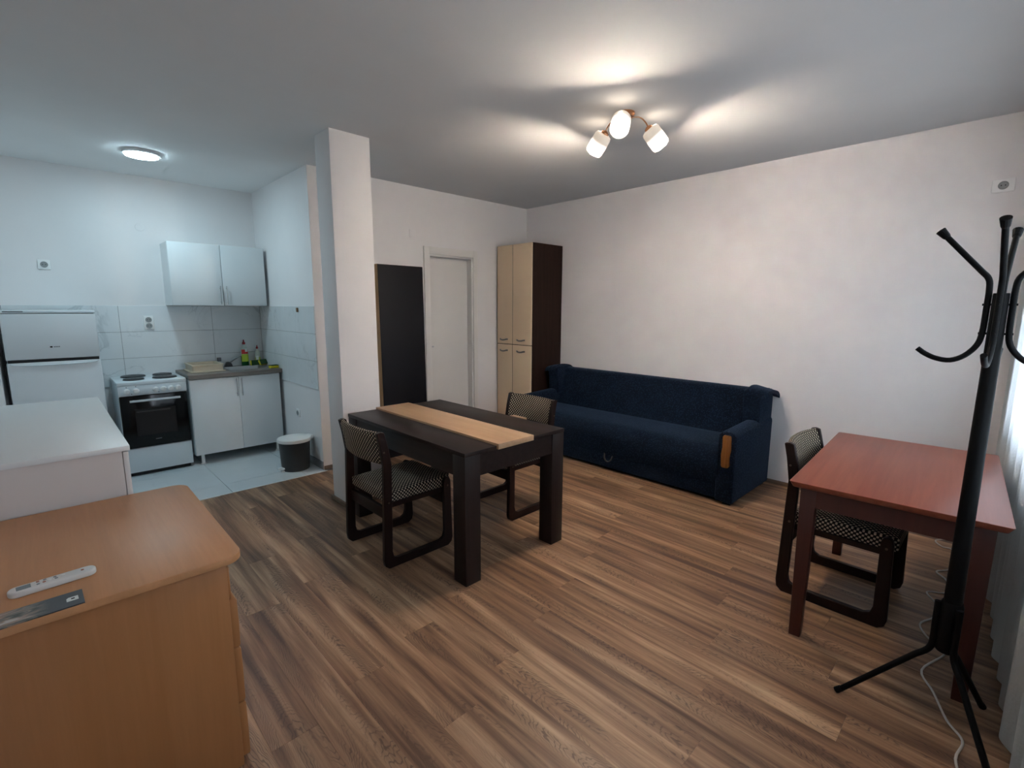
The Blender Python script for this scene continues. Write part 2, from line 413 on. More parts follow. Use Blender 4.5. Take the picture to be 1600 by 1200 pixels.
socket('single white socket low on the partition above the bin', (XK, 4.884, .456), -PI / 2)
socket('single white socket high on the wall above the coat rack', (XR, .161, 2.269), -PI / 2, 1, .105)
prop(boxes('wall_bracket', mat('rusty_bracket', (.20, .12, .06), .6), None, (XK - .022, XK - .009, 4.70, 4.73, 1.452, 1.492), bevel=.002), 'tiny brown bracket at the top of the partition tiles', 'bracket')

# ------------------------------------------------------------------ dining table
t = thing('dining_table', 'dark wenge dining table with a pale oak centre strip', 'table')
TX0, TX1, TY0, TY1 = 1.51, 2.31, 1.912, 3.243
boxes('tabletop_panel', WENGE_Y, t, (TX0, 1.735, TY0, TY1, .728, .75), bevel=.0015)
boxes('tabletop_panel', WENGE_Y, t, (2.02, TX1, TY0, TY1, .728, .75), bevel=.0015)
boxes('centre_strip', OAK, t, (1.737, 2.018, TY0 - .012, TY1 + .012, .730, .762), bevel=.0015)
for lx in (TX0 + .002, TX1 - .107):
    for ly in (TY0 + .002, TY1 - .107):
        boxes('leg', WENGE_Z, t, (lx, lx + .105, ly, ly + .105, 0, .728), bevel=.002)
for y in (TY0 + .01, TY1 - .032): boxes('apron', WENGE_Y, t, (TX0 + .107, TX1 - .107, y, y + .022, .605, .728))
for x in (TX0 + .012, TX1 - .034): boxes('apron', WENGE_Y, t, (x, x + .022, TY0 + .107, TY1 - .107, .605, .728))
boxes('leaf_stub', OAK, t, (TX1 - .01, TX1 + .06, 2.30, 2.43, .722, .744), bevel=.002)

# ------------------------------------------------------------------ chairs
BOLT = mat('dull_bolt', (.10, .08, .06), .45, .8)
def make_chair(label):
    t = thing('dining_chair', label, 'chair', group='dark chairs with woven fabric')
    prof = [(-.262, .812), (-.245, .735), (-.228, .62), (-.245, .06), (-.240, .022), (-.215, 0), (.205, 0), (.232, .018), (.24, .05), (.23, .425), (.222, .447), (.205, .455), (.188, .447), (.18, .425),
            (.182, .10), (.172, .066), (.145, .052), (-.155, .052), (-.182, .066), (-.19, .10), (-.178, .62), (-.195, .72), (-.218, .812), (-.240, .818)]
    for s in (-1, 1):
        bm = nb(); prism(bm, prof, s * .245, s * .217)
        f = mesh('side_frame', bm, CHAIRWOOD, t, .003, 1)
        for px_, pz in ((.205, .40), (-.205, .40), (-.225, .70)):
            bm = nb(); tube(bm, [(px_, s * .244, pz), (px_, s * .248, pz)], .0055, 10); mesh('bolt', bm, BOLT, f)
    for x in (-.20, .19):
        bm = nb(); box(bm, x - .011, x + .011, -.217, .217, .285, .355); mesh('stretcher', bm, CHAIRWOOD, t, .003)
    for s in (-1, 1): boxes('seat_rail', CHAIRWOOD, t, (-.19, .19, s * .205 - .012, s * .205 + .012, .355, .384))
    # seat: padded slab, gently domed
    bm = nb(); nx, ny = 12, 12; X0, X1, Y = -.205, .245, .214
    def zt(u, v): return .452 + .018 * (1 - (2 * u - 1) ** 4) * (1 - (2 * v - 1) ** 6) - .012 * (1 - u)
    top = [[bm.verts.new((X0 + (X1 - X0) * i / nx, -Y + 2 * Y * j / ny, zt(i / nx, j / ny))) for j in range(ny + 1)] for i in range(nx + 1)]
    bot = [[bm.verts.new((X0 + (X1 - X0) * i / nx, -Y + 2 * Y * j / ny, .384)) for j in range(ny + 1)] for i in range(nx + 1)]
    for i in range(nx):
        for j in range(ny):
            bm.faces.new((top[i][j], top[i + 1][j], top[i + 1][j + 1], top[i][j + 1])); bm.faces.new((bot[i][j], bot[i][j + 1], bot[i + 1][j + 1], bot[i + 1][j]))
    ring = [(i, 0) for i in range(nx)] + [(nx, j) for j in range(ny)] + [(i, ny) for i in range(nx, 0, -1)] + [(0, j) for j in range(ny, 0, -1)]
    for a, b in zip(ring, ring[1:] + ring[:1]):
        bm.faces.new((top[a[0]][a[1]], top[b[0]][b[1]], bot[b[0]][b[1]], bot[a[0]][a[1]]))
    mesh('seat', bm, CHAIRFAB, t, .010, 3)
    # backrest: curved pad
    bm = nb(); n = 14; pf = []
    cs = [(-.020, .625), (.016, .628), (.022, .66), (.012, .74), (-.004, .805), (-.012, .815), (-.028, .812), (-.036, .79), (-.026, .70), (-.024, .64)]
    for j in range(n + 1):
        y = -.216 + .432 * j / n; bow = -.030 * (1 - (y / .216) ** 2)
        pf.append([bm.verts.new((-.205 + bow + cx_ - .10 * max(0, z - .62) , y, z)) for cx_, z in cs])
    m_ = len(cs)
    for a, b in zip(pf, pf[1:]):
        for k in range(m_): bm.faces.new((a[k], a[(k + 1) % m_], b[(k + 1) % m_], b[k]))
    bm.faces.new(pf[0]); bm.faces.new(pf[-1][::-1])
    mesh('backrest', bm, CHAIRFAB, t, smooth=True)
    return t
c1 = make_chair('woven seat chair on the pillar side of the dining table'); c1.location = (1.525, 2.612, 0)
c2 = copy_tree(c1); c2['label'] = 'woven seat chair between the dining table and the navy sofa'; c2.location = (2.475, 2.582, 0); c2.rotation_euler = (0, 0, PI)
c3 = copy_tree(c1); c3['label'] = 'woven seat chair pushed under the reddish wooden table'; c3.location = (2.958, .508, 0); c3.rotation_euler = (0, 0, -PI / 2)

# ------------------------------------------------------------------ sofa
t = thing('sofa', 'navy blue fabric sofa bed against the white wall', 'sofa')
SX0, SX1, SY0, SY1 = 3.635, 4.425, 1.36, 3.665
aw = .135
bm = nb(); box(bm, SX0 + .035, SX1 - .03, SY0 + .02, SY1 - .02, .025, .30); mesh('base', bm, SOFAFAB, t, .012)
sp_pts = [(SX0 + .045, .13), (SX0 + .018, .19), (SX0, .26), (SX0 - .004, .33), (SX0 + .012, .39), (SX0 + .05, .43), (SX0 + .11, .447), (SX0 + .30, .447), (4.22, .425), (4.24, .30), (4.2, .20), (SX0 + .1, .13)]
sp_s = [(p.x, p.y) for p in smooth_path([(a, b, 0) for a, b in sp_pts], 3)]
bm = nb(); prism(bm, sp_s, SY0 + aw - .01, SY1 - aw + .01); mesh('seat_cushion', bm, SOFAFAB, t, smooth=True)
bk = [(4.12, .40), (4.15, .46), (4.20, .64), (4.245, .79), (4.262, .822), (4.295, .835), (4.36, .832), (4.40, .81), (4.415, .76), (4.42, .30), (4.15, .30)]
bk_s = [(p.x, p.y) for p in smooth_path([(a, b, 0) for a, b in bk], 3)]
bm = nb(); prism(bm, bk_s, SY0 + .10, SY1 - .10); mesh('backrest', bm, SOFAFAB, t, smooth=True)
for s, ya in ((1, SY0), (-1, SY1)):
    yi = ya + s * aw
    bm = nb()
    q = round_rect(min(ya, yi), max(ya, yi), .02, .578, .05, 6, (1, 1, 0, 0))
    prism(bm, q, SX0 + .012, SX1 - .01, 'x')
    for v in bm.verts:
        if v.co.z > .4: v.co.z += (v.co.x - SX0) * .035
    arm = mesh('arm', bm, SOFAFAB, t, .012, 3)
    # wing above the arm, with a rolled cap that overhangs to the outside
    wp_ = [(4.125, .55), (4.118, .68), (4.105, .80), (4.12, .838), (4.17, .856), (4.28, .852), (4.37, .835), (4.415, .80), (4.42, .55)]
    bm = nb(); prism(bm, [(p.x, p.y) for p in smooth_path([(a, b, 0) for a, b in wp_], 3)], ya + s * .012, yi + s * .01)
    wing = mesh('wing', bm, SOFAFAB, t, .012, 3)
    bm = nb(); cap = [(4.10, .815), (4.12, .852), (4.18, .872), (4.28, .868), (4.38, .848), (4.43, .81), (4.425, .785), (4.37, .815), (4.28, .84), (4.18, .845), (4.13, .82)]
    prism(bm, [(p.x, p.y) for p in smooth_path([(a, b, 0) for a, b in cap + cap[:1]], 3)][:-1], ya - s * .035, yi - s * .02)
    for v in bm.verts:
        d = (yi - v.co.y) * s
        if d > .08: v.co.z -= .030 * (d - .08) / .09
    mesh('wing_cap', bm, SOFAFAB, wing, smooth=True)
    # carved wooden facing on the arm front
    yc = (ya + yi) / 2 - s * .005
    tri = [(yc - .030, .545), (yc - .022, .556), (yc + .022, .556), (yc + .031, .54), (yc + .029, .46), (yc + .035, .40), (yc + .030, .315), (yc + .022, .302), (yc - .020, .302), (yc - .030, .315), (yc - .026, .38), (yc - .034, .44)]
    bm = nb(); prism(bm, tri, SX0 - .014, SX0 + .014, 'x'); mesh('arm_facing', bm, ARMWOOD, arm, .006, 2)
    for fx in (SX0 + .07, SX1 - .08):
        boxes('foot', DARKMETAL, t, (fx - .03, fx + .03, ya + s * .05 - .03, ya + s * .05 + .03, 0, .03))
bm = nb(); tube(bm, smooth_path([(SX0 + .032, 2.545, .165), (SX0 + .02, 2.535, .115), (SX0 + .016, 2.50, .092), (SX0 + .02, 2.465, .115), (SX0 + .032, 2.455, .15)], 4), .007, 6)
mesh('pull_strap', bm, mat('grey_strap', (.022, .024, .028), .8), t, smooth=True)

# ------------------------------------------------------------------ wardrobe
t = thing('wardrobe', 'tall dark wardrobe with cream doors in the room corner', 'wardrobe')
WXF, WY0, WY1, WH = 3.945, 3.757, 4.335, 2.205
boxes('carcass', WARDWENGE, t, (WXF, XR - .004, WY0, WY0 + .018, 0, WH), (WXF, XR - .004, WY1 - .018, WY1, 0, WH), (WXF + .003, XR - .004, WY0 + .018, WY1 - .018, WH - .018, WH), (WXF + .003, XR - .004, WY0 + .018, WY1 - .018, .0, .08), (XR - .012, XR - .004, WY0 + .018, WY1 - .018, .08, WH - .018), (WXF + .004, XR - .012, WY0 + .018, WY1 - .018, 1.06, 1.078), (WXF - .014, WXF, (WY0 + WY1) / 2 + .008, (WY0 + WY1) / 2 + .016, .085, WH - .002), (WXF - .014, WXF, WY0 + .003, WY1 - .018, 1.0745, 1.0815))
ym = (WY0 + WY1) / 2 + .012
def bow_handle(parent, x, y, z, L=.125):
    bm = nb(); pts = [(x, y - L / 2, z), (x - .014, y - L / 2 + .012, z), (x - .024, y - L / 4, z - .006), (x - .027, y, z - .009), (x - .024, y + L / 4, z - .006), (x - .014, y + L / 2 - .012, z), (x, y + L / 2, z)]
    tube(bm, smooth_path(pts, 3), .0085, 8); mesh('handle', bm, mat('handle_grey', (.20, .19, .18), .4, .5), parent, smooth=True)
for (z0, z1, hz) in ((1.082, WH - .002, 1.135), (.085, 1.074, 1.005)):
    for (a, b) in ((WY0 + .003, ym - .004), (ym + .004, WY1 - .022)):
        d = boxes('door', CREAM, t, (WXF - .018, WXF, a, b, z0, z1), bevel=.0015)
        bow_handle(d, WXF - .018, (a + b) / 2 + .01, hz)

# ------------------------------------------------------------------ leaning board
t = thing('leaning_board', 'tall black board with pale wooden edges leaning beside the door', 'board', (2.345, YB - .006, 0))
t.rotation_euler = (math.radians(-.9), 0, 0); t.location = (2.345, YB - .045, 0)
boxes('edge_frame', PINE, t, (0, .505, -.062, 0, 0, 1.905), bevel=.002)
boxes('face_panel', BLACKBOARD, t, (.004, .503, -.072, -.062, .002, 1.903), bevel=.001)

# ------------------------------------------------------------------ ceiling lamp
BX, BY = 2.745, 1.835
t = thing('ceiling_lamp', 'three-armed ceiling lamp with lit white glass shades', 'lamp', (BX, BY, H))
bm = nb(); lathe(bm, [(.055, 0), (.055, -.012), (.045, -.024), (.014, -.03), (.012, -.05), (.016, -.058), (.0, -.064)], 24); mesh('ceiling_rose', bm, GOLD, t, smooth=True)
def shade_mat():
    m = mat('lit_glass_shade', (.85, .80, .70), .3); N = NT(m)
    sz = N.n('SeparateXYZ'); N.l(N.coord(), sz.inputs[0])
    def mr(a, b, lo, hi):
        f = N.n('MapRange'); N.l(sz.outputs[2], f.inputs[0]); f.interpolation_type = 'SMOOTHSTEP'
        for i, v in enumerate((a, b, lo, hi)): f.inputs[i + 1].default_value = v
        return f.outputs[0]
    N.b.inputs['Emission Color'].default_value = (1, .825, .68, 1)
    N.l(N.math('ADD', mr(-.060, -.092, .28, 2.6), mr(-.1525, -.1535, 0, LAMP)), N.b.inputs['Emission Strength']); return m
SHADE = shade_mat()
for ang in (206, 88, -34):
    a = math.radians(ang); d = Vector((math.cos(a), math.sin(a), 0)); dz = Vector((0, 0, 1))
    p = [d * .008 + dz * -.045, d * .05 + dz * -.022, d * .10 + dz * -.022, d * .135 + dz * -.048, d * .152 + dz * -.075]
    bm = nb(); tube(bm, smooth_path(p, 5), .0042, 8); arm = mesh('arm', bm, GOLD, t, smooth=True)
    axis = (d * .68 - dz * .73).normalized(); o0 = d * .148 + dz * -.072
    rot = Vector((0, 0, -1)).rotation_difference(axis)
    bm = nb(); lathe(bm, [(.010, .004), (.024, -.004), (.027, -.014), (.020, -.022), (.0, -.022)], 16)
    s = mesh('socket_cup', bm, GOLD, t, smooth=True); s.rotation_mode = 'QUATERNION'; s.rotation_quaternion = rot; s.location = o0
    bm = nb(); lathe(bm, [(.0, -.014), (.034, -.015), (.050, -.022), (.056, -.036), (.057, -.10), (.056, -.136), (.050, -.150), (.030, -.155), (.0, -.156)], 28)
    s = mesh('glass_shade', bm, SHADE, t, smooth=True); s.rotation_mode = 'QUATERNION'; s.rotation_quaternion = rot; s.location = o0
    # light that leaks out of the vented neck of the shade, up to the ceiling
    ld = bpy.data.lights.new('shade_neck_light', 'POINT'); ld.energy = .80; ld.color = (1, .84, .66); ld.shadow_soft_size = .03
    lo = bpy.data.objects.new('shade_neck_light', ld); COL.objects.link(lo); lo.parent = t; lo.location = o0 - axis * .012 + d * .060 - dz * .004

# kitchen ceiling light
t = thing('ceiling_light', 'round flat white ceiling light over the kitchen', 'lamp', (.712, 4.93, H))
bm = nb(); lathe(bm, [(.118, 0), (.122, -.004), (.122, -.020), (.112, -.026)], 40); mesh('rim', bm, WHITE_PLASTIC, t, smooth=True)
bm = nb(); lathe(bm, [(.110, -.0255), (.110, -.030), (.104, -.032), (.0, -.033)], 40)
mesh('diffuser', bm, mat('led_diffuser', (.9, .9, .9), .4, emit=(.62, .88, 1), estr=LED), t)

# ------------------------------------------------------------------ kitchen: fridge
t = thing('fridge', 'white two-door fridge freezer in the kitchen corner', 'fridge')
FX0, FX1, FY, FH = -.215, .333, 5.262, 1.466
FRW = mat('fridge_white', (.74, .78, .80), .38)
FRS = mat('fridge_side', (.045, .05, .055), .5)
boxes('body', FRW, t, (FX0 + .004, FX1 - .004, FY + .055, YK - .035, .03, FH - .002), bevel=.004)
boxes('top_cap', WHITE_ENAMEL, t, (FX0, FX1, FY, YK - .035, FH - .022, FH), bevel=.005)
boxes('slot', DARKGAP, t, (FX0 + .02, FX0 + .13, FY - .001, FY + .01, FH - .013, FH - .007))
up = boxes('door', FRW, t, (FX0, FX1, FY, FY + .052, 1.090, FH - .026), bevel=.006)
lo_ = boxes('door', FRW, t, (FX0, FX1, FY, FY + .052, .06, 1.066), bevel=.006)
boxes('gasket', DARKGAP, t, (FX0 + .008, FX1 - .008, FY + .012, FY + .055, 1.060, 1.095), (FX0 + .008, FX1 - .008, FY + .04, FY + .056, .05, FH - .02))
bm = nb(); tube(bm, smooth_path([(FX0 + .02, FY + .0, 1.062), (FX0 + .06, FY - .004, 1.048), (.06, FY - .005, 1.042), (FX1 - .06, FY - .004, 1.048), (FX1 - .02, FY, 1.062)], 6), .006, 8)
mesh('handle_lip', bm, WHITE_ENAMEL, lo_, smooth=True)
bm = nb(); lathe(bm, [(.0085, 0), (.0085, .002)], 16, sy=.75)
o = mesh('logo', bm, PIN, up); o.rotation_euler = (PI / 2, 0, 0); o.location = (.045, FY, 1.182)
for i in range(4): boxes('logo', mat('logo_grey', (.18, .2, .22), .5), up, (.060 + i * .0092, .0672 + i * .0092, FY - .0015, FY, 1.178, 1.186))
for fx in (FX0 + .05, FX1 - .05): boxes('foot', DARKMETAL, t, (fx - .02, fx + .02, FY + .06, FY + .10, 0, .03))

# ------------------------------------------------------------------ stove
t = thing('stove', 'white electric stove with black oven door', 'stove')
X0, X1, Y0, Y1 = .417, .917, 5.30, YK - .012
boxes('body', WHITE_ENAMEL, t, (X0, X1, Y0 + .02, Y1, .035, .815), bevel=.003)
boxes('cooktop', WHITE_ENAMEL, t, (X0 - .003, X1 + .003, Y0 - .002, Y1, .815, .848), bevel=.006)
pan = boxes('control_panel', WHITE_ENAMEL, t, (X0, X1, Y0, Y0 + .02, .728, .815), bevel=.003)
od = boxes('oven_door', BLACKGLASS, t, (X0 + .004, X1 - .004, Y0 - .006, Y0 + .02, .256, .724), bevel=.006)
boxes('oven_window', OVENWIN, od, (X0 + .10, X1 - .10, Y0 - .0075, Y0 - .006, .36, .60))
for z in (.575, .582): boxes('oven_rack', mat('rack_grey', (.10, .10, .10), .4), od, (X0 + .11, X1 - .14, Y0 - .0085, Y0 - .0075, z, z + .002))
boxes('mark', mat('mark_grey', (.12, .12, .12), .4), od, (.645, .69, Y0 - .0072, Y0 - .006, .315, .321))
hb = nb(); box(hb, X0 + .07, X1 - .06, Y0 - .045, Y0 - .030, .672, .690)
for hx in (X0 + .10, X1 - .09): box(hb, hx - .008, hx + .008, Y0 - .032, Y0 - .004, .675, .687)
mesh('handle', hb, mat('handle_white', (.72, .74, .76), .3), od, .003)
boxes('drawer_front', WHITE_ENAMEL, t, (X0 + .002, X1 - .002, Y0, Y0 + .02, .035, .250), bevel=.003)
boxes('plinth', DARKGAP, t, (X0 + .02, X1 - .02, Y0 + .03, Y1 - .05, 0, .035))
for kx in (.478, .543, .683, .742, .798, .853):
    bm = nb(); lathe(bm, [(.024, 0), (.023, .006), (.019, .010), (.018, .022), (.0, .024)], 20)
    o = mesh('knob', bm, WHITE_PLASTIC, pan, smooth=True); o.rotation_euler = (PI / 2, 0, 0); o.location = (kx, Y0, .766)
    boxes('knob_grip', WHITE_PLASTIC, pan, (kx - .0035, kx + .0035, Y0 - .027, Y0 - .02, .750, .782), bevel=.001)
for dx, dz in ((.510, .742), (.705, .742), (.478, .803), (.543, .806)): boxes('indicator', PIN, pan, (dx - .003, dx + .003, Y0 - .001, Y0, dz - .003, dz + .003))
for bx, by, r in ((.575, 5.70, .092), (.553, 5.465, .075), (.80, 5.70, .075), (.783, 5.465, .092)):
    bm = nb(); lathe(bm, [(r + .004, 0), (r + .004, .004), (r, .005), (r, .011), (r - .006, .013), (.022, .012), (.020, .010), (.0, .010)], 32)
    mesh('hotplate', bm, HOTPLATE, t, smooth=True, loc=(bx, by, .848))

# ------------------------------------------------------------------ base cabinet, worktop, sink
def bar_handle(parent, x, y, z0, z1):
    bm = nb(); tube(bm, [(x, y - .028, z0), (x, y - .028, z1)], .0055, 10)
    for z in (z0 + .022, z1 - .022): tube(bm, [(x, y, z), (x, y - .028, z)], .004, 8)
    mesh('handle', bm, CHROME, parent, smooth=True)
t = thing('base_cabinet', 'white two-door base cabinet under the kitchen worktop', 'cabinet')
CX0, CX1, CY = .935, 1.728, 5.268
boxes('carcass', WHITE_LAM, t, (CX0, CX0 + .018, CY, YK - .02, .10, .828), (CX1 - .018, CX1, CY, YK - .02, .10, .828), (CX0 + .018, CX1 - .018, CY, YK - .02, .10, .118), (CX0 + .018, CX1 - .018, YK - .026, YK - .02, .118, .828))
for a, b, hx in ((CX0 + .002, 1.342, 1.322), (1.345, CX1 - .002, 1.366)):
    d = boxes('door', WHITE_LAM, t, (a, b, CY - .018, CY, .102, .824), bevel=.0015); bar_handle(d, hx, CY - .018, .638, .815)
for fx in (CX0 + .06, CX1 - .05):
    for fy in (CY + .035, YK - .08):
        bm = nb(); lathe(bm, [(.024, 0), (.024, .008), (.016, .014), (.015, .085), (.022, .10)], 16, (fx, fy, 0)); mesh('foot', bm, WHITE_PLASTIC, t, smooth=True)
BX0, BX1, BY0, BY1 = 1.315, 1.665, 5.40, 5.70
prop(boxes('worktop', COUNTER, None, (.928, BX0, 5.235, YK - .01, .830, .870), (BX1, 1.752, 5.235, YK - .01, .830, .870), (BX0, BX1, 5.235, BY0, .830, .870), (BX0, BX1, BY1, YK - .01, .830, .870)), 'grey brown kitchen worktop with steel sink cut-out', 'worktop')
t = thing('sink', 'stainless steel sink set into the kitchen worktop', 'sink')
bm = nb(); rr = [round_rect(BX0 - .014, BX1 + .014, BY0 - .014, BY1 + .014, .03), round_rect(BX0 + .004, BX1 - .004, BY0 + .004, BY1 - .004, .04), round_rect(BX0 + .02, BX1 - .02, BY0 + .02, BY1 - .02, .05)]
lv = [[bm.verts.new((x, y, z)) for x, y in r_] for r_, z in ((rr[0], .871), (rr[0], .874), (rr[1], .874), (rr[2], .74))]
for a, b in zip(lv, lv[1:]):
    for k in range(len(a)): bm.faces.new((a[k], a[(k + 1) % len(a)], b[(k + 1) % len(b)], b[k]))
bm.faces.new(lv[-1]); mesh('basin', bm, mat('sink_steel', (.42, .43, .43), .32, 1), t, smooth=True)
bm = nb(); lathe(bm, [(.03, .741), (.03, .743), (.0, .742)], 20, (1.49, 5.55, 0)); mesh('drain', bm, CHROME, t)
t = thing('faucet', 'dark kitchen faucet with raised lever beside the sink', 'faucet', (1.385, 5.765, .870))
bm = nb(); prism(bm, [(-.035, 0), (.045, 0), (.035, .035), (.010, .055), (-.012, .05)], -.022, .022); mesh('body', bm, mat('faucet_dark', (.02, .02, .022), .3), t, .004)
bm = nb(); tube(bm, [(.012, 0, .040), (.06, -.01, .075), (.115, -.02, .108), (.132, -.02, .110)], [.011, .009, .008, .009], 10); mesh('spout', bm, mat('faucet_steel', (.25, .26, .27), .3, 1), t, smooth=True)
boxes('valve_block', mat('valve_grey', (.09, .10, .11), .35, .6), t, (-.085, -.050, .020, .052, .06, .10), bevel=.004)

# dish rack
t = thing('dish_rack', 'beige plastic dish rack tray beside the sink', 'dish rack', (1.135, 5.59, .870))
BEIGE = mat('beige_plastic', (.55, .46, .34), .5)
boxes('drip_tray', BEIGE, t, (-.150, .145, -.185, .175, 0, .012), bevel=.004)
bm = nb(); o_ = round_rect(-.135, .13, -.165, .155, .02); i_ = round_rect(-.122, .117, -.152, .142, .014)
L = [[bm.verts.new((x, y, z)) for x, y in q] for q, z in ((o_, .012), (o_, .072), (i_, .072), (i_, .022))]
for a, b in zip(L, L[1:]):
    for k in range(len(a)): bm.faces.new((a[k], a[(k + 1) % len(a)], b[(k + 1) % len(b)], b[k]))
bm.faces.new(L[0]); bm.faces.new(L[-1]); mesh('basket', bm, BEIGE, t, smooth=True)
boxes('rim', BEIGE, t, (-.140, .135, -.170, -.160, .062, .074), (-.140, .135, .150, .160, .062, .074), (-.140, -.130, -.160, .150, .062, .074), (.125, .135, -.160, .150, .062, .074), bevel=.002)
for i in range(7): boxes('divider', BEIGE, t, (-.12, .115, -.13 + i * .042, -.126 + i * .042, .02, .05))

# bottles
def plas(name, col, a=.35):
    m = mat(name, col, .15); b = m.node_tree.nodes['Principled BSDF']; b.inputs['Transmission Weight'].default_value = a; b.inputs['IOR'].default_value = 1.2; return m
RED = mat('red_cap', (.32, .012, .02), .35)
def bottle(label, loc, h, body_c, liquid_c, patch):
    t = thing('soap_bottle', label, 'bottle', loc, group='dish soap bottles')
    k = h / .28; sy = .62
    bm = nb(); lathe(bm, [(.032 * k, 0), (.036 * k, .006), (.037 * k, .10 * k), (.0365 * k, .105 * k)], 24, sy=sy); mesh('soap', bm, mat(label[:12] + 'liq', liquid_c, .2), t, smooth=True)
    bm = nb(); lathe(bm, [(.0365 * k, .105 * k), (.036 * k, .15 * k), (.030 * k, .185 * k), (.018 * k, .215 * k), (.011 * k, .225 * k), (.011 * k, .232 * k)], 24, sy=sy); mesh('bottle_neck', bm, plas(label[:12] + 'pl', body_c), t, smooth=True)
    bm = nb(); lathe(bm, [(.015 * k, .230 * k), (.015 * k, .250 * k), (.007 * k, .258 * k), (.006 * k, .278 * k), (.0, .28 * k)], 16); mesh('cap', bm, RED, t, smooth=True)
    for nm, m, r0, z0, z1, a0, a1 in patch:
        bm = nb(); n = 8; va = []
        for j in range(n + 1):
            a = math.radians(a0 + (a1 - a0) * j / n)
            va.append([bm.verts.new((.0385 * k * r0 * math.cos(a), .0385 * k * r0 * sy * math.sin(a), z)) for z in (z0 * k, z1 * k)])
        for p_, q_ in zip(va, va[1:]): bm.faces.new((p_[0], q_[0], q_[1], p_[1]))
        mesh(nm, bm, m, t, smooth=True)
    return t
LBL = mat('label_yellow_green', (.42, .55, .05), .4); LBR = mat('label_red', (.55, .02, .02), .4); LBW = mat('label_white', (.75, .78, .75), .4)
bottle('taller soap bottle with red cap and green liquid', (1.555, 5.765, .870), .28, (.75, .85, .80), (.006, .085, .022),
       [('label', LBL, 1.0, .045, .125, 210, 330), ('label_band', LBR, 1.01, .128, .175, 215, 320), ('label_band', LBW, 1.03, .150, .185, 270, 310)])
bottle('shorter soap bottle with red cap and yellowish liquid', (1.683, 5.765, .870), .215, (.78, .82, .74), (.42, .45, .16),
       [('label', LBW, 1.0, .04, .13, 225, 280), ('label_band', LBL, 1.0, .04, .11, 285, 325)])
YEL = mat('yellow_sponge', (.62, .52, .02), .9); GRN = mat('green_scourer', (.02, .06, .02), .95)
def sponge(label, loc, rot, tilt):
    t = thing('sponge', label, 'sponge', loc, rot, 'sponges by the sink'); t.rotation_euler = (tilt, 0, rot)
    boxes('foam', YEL, t, (-.042, .042, -.028, .028, .0, .026), bevel=.006); boxes('scourer', GRN, t, (-.042, .042, -.028, .028, .026, .033), bevel=.002)
sponge('upright yellow sponge between the two soap bottles', (1.628, 5.722, .899), .25, PI / 2 - .1)
sponge('tilted yellow sponge in front of the shorter soap bottle', (1.705, 5.705, .895), .4, PI / 2 - .5)
sponge('flat yellow sponge on the front corner of the worktop', (1.705, 5.34, .8705), .1, 0)

# upper cabinet
t = thing('wall_cabinet', 'white two-door wall cabinet above the sink', 'cabinet')
UX0, UX1, UY, UZ0, UZ1 = .908, 1.732, 5.505, 1.511, 2.092
boxes('carcass', WHITE_LAM, t, (UX0, UX0 + .018, UY, YK - .001, UZ0, UZ1), (UX1 - .018, UX1, UY, YK - .001, UZ0, UZ1), (UX0 + .018, UX1 - .018, UY, YK - .001, UZ0, UZ0 + .018), (UX0 + .018, UX1 - .018, UY, YK - .001, UZ1 - .018, UZ1))
for a, b, hx in ((UX0 + .001, 1.332, 1.309), (1.336, UX1 - .001, 1.364)):
    d = boxes('door', WHITE_LAM, t, (a, b, UY - .018, UY, UZ0 - .001, UZ1), bevel=.0015); bar_handle(d, hx, UY - .018, 1.522, 1.700)

# bin
t = thing('pedal_bin', 'dark grey pedal bin with a white lid beside the partition', 'bin', (1.592, 4.565, 0), math.radians(187))
bm = nb(); lathe(bm, [(.117, 0), (.121, .004), (.136, .27), (.138, .278)], 36); mesh('bucket', bm, mat('dark_grey_plastic', (.017, .019, .021), .5), t, smooth=True)
bm = nb(); lathe(bm, [(.146, .270), (.149, .282), (.144, .298), (.10, .306), (.0, .309)], 36)
lid = mesh('lid', bm, WHITE_PLASTIC, t, smooth=True)
boxes('hinge', WHITE_PLASTIC, t, (-.168, -.11, -.045, .045, .262, .300), bevel=.006)
boxes('pedal', WHITE_PLASTIC, t, (.105, .165, -.028, .028, .022, .038), bevel=.005)
boxes('pedal_base', WHITE_PLASTIC, t, (.098, .140, -.022, .022, 0, .012), bevel=.003)

# ------------------------------------------------------------------ dresser (near) and white cabinet
t = thing('dresser', 'beech veneer chest of drawers with rounded top', 'dresser')
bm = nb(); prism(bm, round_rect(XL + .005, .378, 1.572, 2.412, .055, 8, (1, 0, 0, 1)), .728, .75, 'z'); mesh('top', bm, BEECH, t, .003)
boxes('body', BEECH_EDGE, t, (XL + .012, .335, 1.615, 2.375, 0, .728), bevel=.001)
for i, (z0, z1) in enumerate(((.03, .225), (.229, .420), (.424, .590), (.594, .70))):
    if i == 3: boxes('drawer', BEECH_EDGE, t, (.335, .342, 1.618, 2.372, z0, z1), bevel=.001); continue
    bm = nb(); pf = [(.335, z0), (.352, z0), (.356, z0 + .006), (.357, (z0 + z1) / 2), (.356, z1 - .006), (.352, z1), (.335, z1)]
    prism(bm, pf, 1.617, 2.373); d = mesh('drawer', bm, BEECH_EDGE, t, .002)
    for hy in (1.82, 2.17):
        bm = nb(); lathe(bm, [(.006, 0), (.006, .012), (.013, .018), (.013, .024), (.0, .027)], 14)
        o = mesh('knob', bm, CHROME, d, smooth=True); o.rotation_euler = (0, PI / 2, 0); o.location = (.358, hy, (z0 + z1) / 2)
t = thing('storage_cabinet', 'low white laminate cabinet behind the beech dresser', 'cabinet')
boxes('top', mat('white_top', (.76, .78, .78), .38), t, (XL + .004, .208, 2.432, 3.90, .926, .946), bevel=.001)
